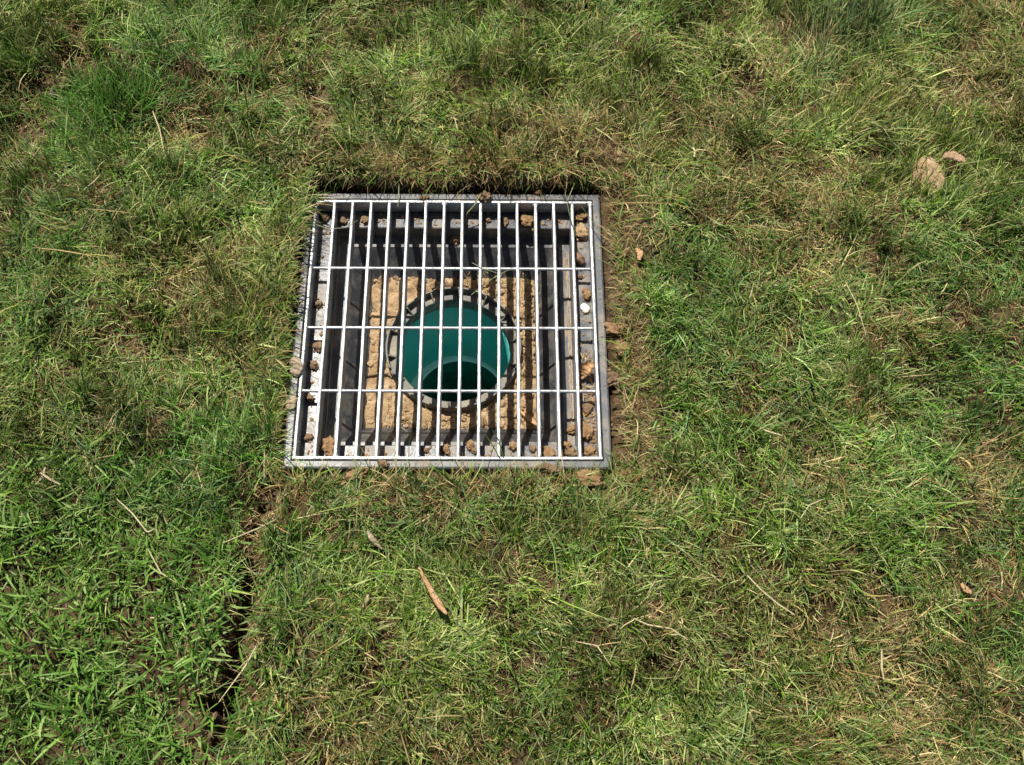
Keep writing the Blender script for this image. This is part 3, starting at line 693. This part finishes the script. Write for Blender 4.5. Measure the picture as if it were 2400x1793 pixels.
CL = [  # px, py, z, half size x,y (m), material, label
 ("soil_clod", 803, 517, LZ, (.0095, .0075), M_CLODD, "brown soil clod on the top ledge in the second gap from the left bar"),
 ("soil_clod", 855, 515, LZ, (.0075, .0085), M_CLODD, "dark round soil clod on the top ledge just left of the fourth bar"),
 ("soil_clod", 759, 508, LZ, (.009, .012), M_CLODD, "brown soil clod in the top left corner of the ledge"),
 ("soil_clod", 1136, 462, 0.0, (.013, .009), M_CLODD, "brown rooty clod sitting on the top rim near its middle"),
 ("soil_clod", 1184, 517, LZ, (.0058, .012), M_CLODD, "narrow grey-brown clod on the top ledge left of the sandy square clod"),
 ("soil_clod", 1236, 519, LZ, (.0125, .0115), M_CLOD, "blocky tan clod on the top ledge in the fifth gap from the right"),
 ("soil_clod", 1145, 516, LZ, (.005, .005), M_CLODD, "tiny dark clod on the top ledge right of the middle bars"),
 ("soil_clod", 1359, 508, LZ, (.012, .009), M_CLOD, "reddish tan clod in the top right corner of the ledge"),
 ("soil_clod", 1362, 545, LZ, (.0125, .0135), M_SAND, "large orange-tan clod on the right ledge near the top"),
 ("soil_clod", 1376, 690, LZ, (.0075, .011), M_CLOD, "small tan clod on the right ledge above the white pebble"),
 ("soil_clod", 1359, 648, LZ, (.006, .005), M_CLODD, "small dark crumbly clod on the right ledge under the first cross rod"),
 ("soil_clod", 745, 812, LZ, (.0085, .010), M_CLODD, "brown clod on the left ledge below the second cross rod"),
 ("soil_clod", 735, 856, LZ, (.0080, .0095), M_CLODD, "reddish brown round clod on the left ledge halfway down"),
 ("soil_clod", 746, 713, LZ, (.0075, .0075), M_CLODD, "olive brown clod on the left ledge above the second cross rod"),
 ("soil_clod", 727, 934, LZ, (.0075, .0075), M_CLODD, "brown clod on the left ledge below the third cross rod"),
 ("soil_clod", 770, 1047, LZ, (.0115, .0145), M_CLOD, "large tan clod in the second gap at the bottom left of the ledge"),
 ("soil_clod", 722, 1026, LZ, (.0085, .0065), M_CLODD, "flat brown clod at the bottom end of the left ledge"),
 ("soil_clod", 1101, 1044, LZ, (.0058, .0075), M_CLOD, "small tan clod on the bottom ledge below the pipe"),
 ("soil_clod", 1113, 1056, LZ, (.0060, .0060), M_CLODD, "brown crumb clod on the bottom ledge beside a grass stem"),
 ("soil_clod", 1045, 1054, LZ, (.0065, .0070), M_CLOD, "tan clod on the bottom ledge left of the middle bar"),
 ("soil_clod", 998, 1056, LZ, (.0055, .0050), M_CLODD, "small reddish clod on the bottom ledge three gaps left of centre"),
 ("soil_clod", 1204, 1046, LZ, (.0065, .0065), M_CLOD, "pale tan clod on the bottom ledge right of the grass blades"),
 ("soil_clod", 1248, 1052, LZ, (.0060, .0065), M_CLODD, "dark tan clod on the bottom ledge in the fifth gap from the right"),
 ("soil_clod", 1285, 1062, LZ, (.0100, .0080), M_CLOD, "wide tan clod on the bottom ledge in the fourth gap from the right"),
 ("soil_clod", 1338, 1062, LZ, (.0120, .0080), M_CLODD, "wide brown clod on the bottom ledge in the third gap from the right"),
 ("soil_clod", 1328, 1044, LZ, (.0065, .0060), M_CLOD, "small brown clod above the wide brown one at bottom right"),
 ("soil_clod", 1381, 1058, LZ, (.0090, .0065), M_CLOD, "tan clod in the bottom right corner of the ledge"),
 ("soil_clod", 1374, 1010, LZ, (.0105, .0150), M_CLOD, "long sandy clod on the right ledge near the bottom"),
 ("soil_clod", 1377, 955, LZ, (.0085, .0120), M_CLODD, "brown clod on the right ledge below the third cross rod"),
 ("soil_clod", 1340, 1006, -0.061, (.0070, .0085), M_CLOD, "round clod on the silt line at lower right"),
 ("soil_clod", 1066, 560, -0.061, (.0100, .0120), M_CLODD, "dark rooty clod on the top step under the middle bars"),
 ("soil_clod", 1262, 452, 0.0, (.006, .004), M_CLOD, "small tan crumb on the top rim towards the right"),
 ("soil_clod", 993, 463, 0.0, (.008, .004), M_CLODD, "flat brown crumb on the top rim towards the left"),
 ("soil_clod", 898, 1088, -0.001, (.0078, .0058), M_CLODD, "brown clod on the bottom rim under the left bars"),
 ("soil_clod", 835, 1112, -0.002, (.0165, .0085), M_CLOD, "tan soil lump just below the bottom rim on the left"),
 ("soil_clod", 1380, 1122, -0.001, (.0220, .0120), M_CLOD, "large tan soil lump below the bottom right of the rim"),
 ("soil_clod", 1290, 1098, 0.0, (.0160, .0070), M_CLODD, "dark brown soil lump lying over the bottom rim at right"),
 ("soil_clod", 1440, 770, -0.006, (.0150, .0100), M_CLOD, "pale tan soil lump on the right rim beside the second cross rod"),
 ("soil_clod", 1458, 820, -0.006, (.0130, .0100), M_CLOD, "smooth tan soil lump in the turf right of the frame"),
 ("soil_clod", 1437, 888, -0.004, (.0100, .0130), M_CLODD, "brown soil lump touching the right side of the rim"),
]
for i, (nm, px, py, z, sz, m_, lab) in enumerate(CL):
    x, y = at(px, py, z + sz[1] * 0.35)
    o = rock(nm, (x, y, z), (sz[0] * (.78 if m_ is M_CLODD and z < -.01 else .90), sz[1] * (.78 if m_ is M_CLODD and z < -.01 else .92)), m_, i * 1.7 + 2, 0.55, 0.66, rot=random.uniform(-.5, .5))
    tag(o, lab, "soil clod", "soil clods on and around the drain frame")
x, y = at(1371, 725, LZ); tag(rock("pebble", (x, y, LZ), (.0068, .0085), M_PEBBLE, 4.4, 0.16, 0.6, rot=.5), "small white pebble on the right ledge", "pebble")
x, y = at(694, 862, 0); tag(rock("stone", (x, y, 0.0), (.0105, .0170), M_STONE, 9.2, 0.16, 0.45, rot=.15), "smooth tan-grey stone on the left rim of the frame", "stone")
x, y = at(684, 945, 0); tag(rock("stone", (x, y, 0.0), (.0080, .0125), M_STONE, 12.2, 0.18, 0.45, rot=-.2), "small tan stone on the left rim nearest its lower corner", "stone")
x, y = at(683, 1128, 0); 

# lumps in the pit sand: one crumbly mass
def crumbs(name, n, gen, size, seed, m_):
    r = random.Random(seed); bm0 = bmesh.new(); bmesh.ops.create_icosphere(bm0, subdivisions=1, radius=1.0)
    base = [v.co.copy() for v in bm0.verts]; faces = [[v.index for v in f.verts] for f in bm0.faces]; bm0.free()
    V = []; F = []
    for k in range(n):
        x, y, z = gen(r); s = size[0] + (size[1] - size[0]) * r.random() ** 2.2
        sx, sy, sz = s * r.uniform(.7, 1.2), s * r.uniform(.7, 1.2), s * r.uniform(.5, .9)
        off = len(V); a = r.random() * 6.28; c, sn = math.cos(a), math.sin(a); j = [r.uniform(.72, 1.22) for _ in base]
        for p, q in zip(base, j):
            px, py, pz = p.x * sx * q, p.y * sy * q, p.z * sz * q
            V.append((x + px * c - py * sn, y + px * sn + py * c, z + pz + sz * .4))
        F += [[i + off for i in f] for f in faces]
    me = bpy.data.meshes.new(name); me.from_pydata(V, [], F); me.update()
    return link(name, me, m_)
def g_floor(r):
    while True:
        x, y = r.uniform(-.134, .134), r.uniform(-.134, .134)
        if math.hypot(x, y) > .113: return x, y, -0.100
tag(crumbs("sand_crumbs", 1900, g_floor, (.0008, .0060), 1, M_SAND), "crumbly tan sand lumps on the pit floor", "sand", kind="stuff")
def g_floor2(r):
    u = r.random()
    if u < .55: return r.uniform(-.13, .03), r.uniform(.112, .136), -0.099
    if u < .8: return r.uniform(.100, .13), r.uniform(-.13, .12), -0.1
    return r.uniform(-.1, .12), r.uniform(-.136, -.118), -0.1
tag(crumbs("brown_crumbs", 330, g_floor2, (.0012, .0075), 9, M_CLODD), "brown rooty lumps heaped at the edges of the pit floor", "soil crumbs", kind="stuff")
def pit_straw():
    r = np.random.default_rng(77); n = 420
    k = r.choice(4, n, p=[.4, .25, .2, .15])
    x = np.select([k == 0, k == 1, k == 2, k == 3], [r.normal(.118, .009, n), r.uniform(-.12, .14, n), r.uniform(0, .13, n), r.normal(.212, .008, n)])
    y = np.select([k == 0, k == 1, k == 2, k == 3], [r.uniform(-.12, .13, n), r.normal(-.128, .007, n), r.normal(.128, .007, n), r.uniform(-.21, -.02, n)])
    z = np.where(k == 3, LZ + .001, -0.096) + r.uniform(0, .004, n)
    az = np.where(r.random(n) < .5, math.pi / 2 * r.choice([1, -1], n) + r.normal(0, .5, n), r.uniform(0, 6.28, n))
    th0 = r.normal(1.35, .15, n); th1 = th0 + r.normal(.15, .25, n)
    L = np.clip(r.lognormal(math.log(.014), .45, n), .005, .04); W = r.uniform(.0005, .0011, n)
    c = PAL_D[r.integers(0, 5, n)] * (.6 + .6 * r.random((n, 1)))
    V, Q, C = blades(np.stack([x, y, z], -1), az, th0, th1, L, W, c, c, rg=r)
    return link("pit_straw", np_mesh("pit_straw", V, Q, tint=C), M_THATCH)
tag(pit_straw(), "thin straw and root bits caught on the pit floor and right ledge", "dead grass", kind="stuff")
def g_ledge(r):
    u = r.random()
    if u < .52: return min(.226, max(.196, r.gauss(.213, .009))), (r.uniform(-.215, .21) if r.random() < .25 else r.uniform(-.215, -.04)), LZ
    if u < .65: return r.uniform(-.226, -.197), r.uniform(-.22, .2), LZ
    if u < .85: return r.uniform(-.2, .2), r.uniform(-.221, -.196), LZ
    return r.uniform(-.2, .2), r.uniform(.198, .221), LZ
tag(crumbs("ledge_crumbs", 1100, g_ledge, (.0004, .0034), 2, M_CLOD), "scattered crumbs of tan soil on the pit ledge", "soil crumbs", kind="stuff")
def g_rim(r):
    s = r.choice([0, 1, 2, 3]); t = r.uniform(-.24, .24)
    return [(t, .2345, 0.0), (-.2345, t, 0.0), (.2345, t, 0.0), (t, -.2345, 0.0)][s]
tag(crumbs("rim_crumbs", 130, g_rim, (.0004, .0019), 6, M_CLODD), "small brown crumbs on the plastic rim", "soil crumbs", kind="stuff")
def g_soil(r):
    while True:
        u = r.random()
        if u < .42: x, y = r.uniform(.246, .33), r.uniform(-.28, .30)
        elif u < .60: x, y = r.uniform(-.27, .27), r.uniform(-.275, -.246)
        elif u < .74: x, y = r.uniform(-.26, .30), r.uniform(.250, .285)
        elif u < .84: x, y = r.uniform(-.275, -.246), r.uniform(-.27, .27)
        else:
            px, py, rx, ry = r.choice(BARE); cx, cy = dp(px, py); x = cx + r.gauss(0, rx * .0005); y = cy + r.gauss(0, ry * .0006)
        if max(abs(x), abs(y)) > .245: return x, y, float(ground_z(x, y)) - .0005
tag(crumbs("soil_crumbs", 3600, g_soil, (.0008, .0065), 3, M_SOIL), "loose brown soil crumbs around the frame and in bare patches", "soil crumbs", kind="stuff")
def g_seam(r):
    s = r.choice([SEAM_SW, SEAM_SW, SEAM_N, SEAM_NW]); k = r.randrange(len(s) - 1); t = r.random()
    x = s[k][0] + (s[k + 1][0] - s[k][0]) * t + r.gauss(0, .011); y = s[k][1] + (s[k + 1][1] - s[k][1]) * t + r.gauss(0, .011)
    return x, y, float(ground_z(x, y)) - .0005
tag(crumbs("seam_crumbs", 1500, g_seam, (.0008, .0060), 4, M_SOIL), "brown soil crumbs in the seams between turf rolls", "soil crumbs", kind="stuff")

# ------------------------------------------------------------------ leaves, twigs, stalks
def ribbon(name, pts, widths, m_, curl=0.0, nx=5, thick=0.0006, seed=1, ruffle=0.0):
    """a leaf or stalk: centreline points, widths, curled across, with thickness"""
    P3 = [Vector(p) for p in pts]; bm = bmesh.new(); rows = []
    # resample
    N = 22; cum = [0]
    for a, b_ in zip(P3[:-1], P3[1:]): cum.append(cum[-1] + (b_ - a).length)
    o0 = P3[0].copy(); S = []
    for i in range(N + 1):
        s = cum[-1] * i / N; k = 0
        while k < len(cum) - 2 and cum[k + 1] < s: k += 1
        t = (s - cum[k]) / (cum[k + 1] - cum[k]); S.append((P3[k].lerp(P3[k + 1], t), widths[k] * (1 - t) + widths[k + 1] * t))
    for i, (p, wdt) in enumerate(S):
        a = S[min(i + 1, N)][0]; b_ = S[max(i - 1, 0)][0]; d = (a - b_).normalized()
        side = d.cross(Vector((0, 0, 1))).normalized(); up = side.cross(d)
        row = []
        for j in range(nx):
            u = -1 + 2 * j / (nx - 1)
            rf = ruffle * mnoise.noise(Vector((i * .45, u * 1.5, seed * 7.7)))
            e = 1 + (0.25 * mnoise.noise(Vector((i * .8, seed, j // 2))) if abs(u) == 1 and ruffle else 0)
            row.append(bm.verts.new(p - o0 + side * u * wdt / 2 * e + up * (curl * wdt * u * u + rf)))
        rows.append(row)
    for a, b_ in zip(rows[:-1], rows[1:]):
        for j in range(nx - 1): bm.faces.new((a[j], a[j + 1], b_[j + 1], b_[j]))
    bmesh.ops.solidify(bm, geom=bm.faces[:], thickness=thick)
    me = bpy.data.meshes.new(name); bm.to_mesh(me); bm.free(); me.shade_smooth()
    o = link(name, me, m_); o.location = o0; return o
def gp(px, py, lift): 
    x, y = dp(px, py, lift); return (x, y, lift + max(0, float(ground_z(x, y)) * .6))
def leaf(name, pix, widths, m_, label, cat, lift=0.028, curl=0.15, ruffle=0.0, thick=0.0006, group=None, seed=1, lifts=None):
    pts = [gp(px, py, lift if lifts is None else lifts[i]) for i, (px, py) in enumerate(pix)]
    return tag(ribbon(name, pts, widths, m_, curl, thick=thick, ruffle=ruffle, seed=seed), label, cat, group)
leaf("dry_leaf", [(903, 1222), (918, 1252), (936, 1285), (950, 1308), (966, 1330)], [.003, .0070, .0095, .0115, .0030], M_LEAF_TAN, "long curled tan leaf lying on the grass below the grate", "dry leaf", 0.032, 0.13, .0015, thick=.0004)
leaf("dry_leaf", [(2034, 341), (2046, 336), (2060, 337), (2074, 344), (2084, 352)], [.003, .015, .021, .018, .004], M_LEAF_UR, "curled brown leaf on the grass above the sandy patch at upper right", "dry leaf", 0.040, -0.10, .003, thick=.0004, seed=3)
leaf("dry_leaf", [(793, 1145), (800, 1160), (812, 1172), (826, 1186)], [.004, .010, .010, .002], M_LEAF_PALE, "pale crumpled leaf in the grass below the bottom left of the grate", "dry leaf", 0.018, .2, .003, seed=5)
leaf("dry_leaf", [(796, 1282), (792, 1298), (784, 1315)], [.003, .009, .003], M_LEAF_PALE, "small pale leaf left of the long tan leaf", "dry leaf", 0.018, .2, .003, seed=6)
leaf("dry_leaf", [(2072, 1262), (2082, 1275), (2096, 1283)], [.004, .012, .004], M_LEAF_TAN, "small orange-brown leaf at the lower right of the lawn", "dry leaf", 0.018, .2, .002, seed=7)
leaf("dry_leaf", [(1373, 535), (1382, 545), (1380, 562)], [.005, .014, .006], M_LEAF_TAN, "pale tan leaf in the bare strip right of the grate's upper right", "dry leaf", 0.012, .15, .002, seed=17)
leaf("dry_leaf", [(100, 1010), (92, 1035), (78, 1050)], [.003, .006, .002], M_LEAF_PALE, "papery straw leaf at the left edge of the lawn", "dry leaf", 0.030, .2, .002, seed=8)
leaf("dry_leaf", [(88, 1022), (112, 1038), (140, 1052)], [.003, .0045, .001], M_LEAF_PALE, "thin papery straw leaf crossing the one at the left edge", "dry leaf", 0.034, .2, .002, seed=9)
leaf("twig", [(1495, 323), (1499, 332), (1497, 347)], [.0036, .0030, .0034], M_STRAW, "short pale twig end upright in the grass right of the grate top", "twig", 0.030, .1, 0, .003)
leaf("twig", [(1928, 1130), (1934, 1150), (1930, 1168)], [.004, .005, .003], M_LEAF_BROWN, "short grey-brown twig in the lower right lawn", "twig", 0.020, .1, 0, .003)
STK = [
 ([(1608, 1243), (1640, 1275), (1680, 1305), (1720, 1330)], .0032, "thick pale straw stalk lying in the lower right lawn"),
 ([(1906, 1400), (1905, 1440), (1910, 1470)], .0040, "upright cream straw stalk at the lower right"),
 ([(250, 1076), (285, 1108), (318, 1150), (338, 1140)], .0026, "bent cream straw stalk above the broad-leaved grass"),
 ([(320, 1185), (350, 1240), (385, 1262)], .0024, "kinked pale straw stalk within the broad-leaved grass"),
 ([(330, 240), (345, 280), (357, 330)], .0030, "straight pale straw stalk right of the tall green tuft"),
 ([(185, 420), (210, 400), (222, 385)], .0022, "curved pale stalk in the grass below the tall green tuft"),
 ([(1365, 1335), (1400, 1350), (1450, 1358), (1490, 1385)], .0026, "long straw stalk right of the bright grass below the grate"),
 ([(1820, 610), (1850, 665), (1870, 730)], .0022, "wavy brown stalk right of centre in the lawn"),
 ([(1725, 1125), (1745, 1095), (1780, 1080)], .0024, "pale bent straw near the thick stalk at right"),
 ([(1640, 925), (1665, 935), (1690, 942)], .0036, "short pale straw chip right of the grate's lower half"),
 ([(1240, 1385), (1290, 1395), (1320, 1440)], .0022, "brown straw stalk in the grass at bottom centre"),
 ([(610, 300), (635, 270), (655, 262)], .0022, "pale straw left of the bare seam above the grate"),
 ([(480, 1175), (560, 1140), (600, 1120)], .0022, "green-tan runner crossing the seam at lower left"),
 ([(560, 1390), (530, 1440), (470, 1520)], .0028, "pale straw lying beside the dark crack at lower left"),
]
for i, (pix, wd, lab) in enumerate(STK):
    leaf("straw_stalk", pix, [wd * .7] + [wd] * (len(pix) - 2) + [wd * .4], M_STRAW, lab, "straw stalk", 0.034 + .004 * (i % 3), -0.25, 0, .0012, "straw stalks lying on the lawn", seed=i + 20)

# leaves and grass blades caught in the grate
def lf2(name, pts, widths, m_, lab, cat, **kw): return tag(ribbon(name, pts, widths, m_, **kw), lab, cat)
def a3(px, py, z): return (*at(px, py, z), z)
lf2("dry_leaf", [a3(1352, 590, -.024), a3(1361, 604, -.014), a3(1368, 618, -.022)], [.006, .017, .010], M_LEAF_BROWN, "rounded brown leaf on the right ledge under the second clod", "dry leaf", curl=-.25, ruffle=.002, seed=31)
lf2("dry_leaf", [a3(1390, 850, -.008), a3(1375, 866, -.012), a3(1362, 888, -.024)], [.010, .022, .004], M_LEAF_TAN, "crumpled tan leaf on the right ledge above the third cross rod", "dry leaf", curl=.25, ruffle=.005, seed=32)
lf2("dry_leaf", [a3(1218, 962, -.094), a3(1246, 985, -.088), a3(1272, 1006, -.078)], [.004, .011, .002], M_LEAF_TAN, "pointed tan leaf in the lower right corner of the pit floor", "dry leaf", curl=.2, ruffle=.002, seed=33)
def m_green(name, c):
    m, n, b = mat(name); t, r = noise_ramp(n, 60, [(0.3, tuple(v * .8 for v in c)), (0.7, c)]); n.links.new(r.outputs[0], b.inputs["Base Color"]); b.inputs["Roughness"].default_value = .5; return m
M_GB = m_green("loose_blade_green", (0.16, 0.25, 0.06)); M_GP = m_green("loose_blade_pale", (0.38, 0.42, 0.22))
lf2("loose_grass_blade", [a3(1102, 693, -.03), a3(1150, 655, -.012), a3(1203, 626, .006)], [.0012, .0022, .0006], M_GP, "pale green blade poking up through the grate right of centre", "grass blade", curl=.1, thick=.0003)
lf2("loose_grass_blade", [a3(1105, 615, -.004), a3(1130, 628, .004), a3(1165, 640, .003)], [.0008, .0016, .0006], M_GP, "thin reddish-pale blade lying across the first cross rod", "grass blade", curl=.1, thick=.0003)
lf2("loose_grass_blade", [a3(1180, 1072, .002), a3(1168, 1030, .012), a3(1152, 1004, .022)], [.0016, .0020, .0006], M_GB, "green blade rising over the bottom bars right of centre", "grass blade", curl=.1, thick=.0003)
lf2("loose_grass_blade", [a3(1172, 1074, .002), a3(1152, 1040, .010), a3(1136, 1015, .018)], [.0016, .0020, .0006], M_GB, "green blade leaning left at the bottom bars right of centre", "grass blade", curl=.1, thick=.0003)
lf2("loose_grass_blade", [a3(890, 1040, -.028), a3(905, 1018, -.012), a3(928, 996, .002)], [.0010, .0014, .0005], M_GB, "thin green blade between the lower left bars", "grass blade", curl=.1, thick=.0003)
lf2("loose_grass_blade", [a3(738, 525, .006), a3(770, 537, .006), a3(812, 533, .004), a3(840, 515, -.004)], [.0012, .0014, .0012, .0006], M_GP, "long curved pale blade over the top left bars", "grass blade", curl=.1, thick=.0003)
lf2("loose_grass_blade", [a3(1128, 452, .012), a3(1112, 480, .006), a3(1094, 500, -.004), a3(1093, 520, -.02)], [.0014, .0024, .0022, .0008], M_GP, "pale blade hanging over the top end bar near the middle", "grass blade", curl=.15, thick=.0003)
lf2("loose_grass_blade", [a3(935, 430, .012), a3(934, 460, .008), a3(932, 486, .002)], [.0012, .0022, .0010], M_GP, "yellow blade hanging over the top end bar at left", "grass blade", curl=.1, thick=.0003)
lf2("loose_grass_blade", [a3(1322, 440, .016), a3(1334, 500, .016), a3(1352, 560, .006)], [.0014, .0016, .0005], M_GB, "long green blade hanging over the top right bars", "grass blade", curl=.1, thick=.0003)
lf2("loose_grass_blade", [a3(1440, 520, .012), a3(1408, 545, .02), a3(1396, 528, .022), a3(1360, 480, .012)], [.0010, .0014, .0012, .0005], M_GB, "arched green blade over the right rim at the top", "grass blade", curl=.1, thick=.0003)

# ------------------------------------------------------------------ sandy patch in the grass
def sandpatch():
    x0, y0 = SANDX, SANDY; NR, NT = 14, 120; V = []
    g0 = float(ground_z(x0, y0))
    for i in range(NR):
        f = i / (NR - 1)
        for j in range(NT):
            a = 2 * math.pi * j / NT
            R = 1 + 0.16 * mnoise.noise(Vector((math.cos(a) * 2.2, math.sin(a) * 2.2, 5))) + 0.13 * mnoise.noise(Vector((math.cos(a) * 9, math.sin(a) * 9, 2)))
            s, c = math.sin(a), math.cos(a)
            wx = 0.027 * (1 if s > -.4 else 1 - 0.5 * (-s - .4) / .6); x = f * R * wx * c; y = f * R * 0.044 * s
            z = 0.018 * (1 - f ** 4) + 0.0022 * mnoise.fractal(Vector((x * 130, y * 130, 1)), .8, 2, 4) - 0.012 * (f > .99)
            V.append((x, y, z))
    J = np.arange(NT)
    Q = np.concatenate([np.stack([i * NT + J, (i + 1) * NT + J, (i + 1) * NT + (J + 1) % NT, i * NT + (J + 1) % NT], -1) for i in range(NR - 1)])
    o = link("sand_lump", np_mesh("sand_lump", np.array(V), Q), M_SAND); o.location = (x0, y0, g0 + 0.009); return o
tag(sandpatch(), "ragged oval lump of orange-tan sand in the grass at upper right", "sand lump")

print("objects", len(bpy.data.objects))
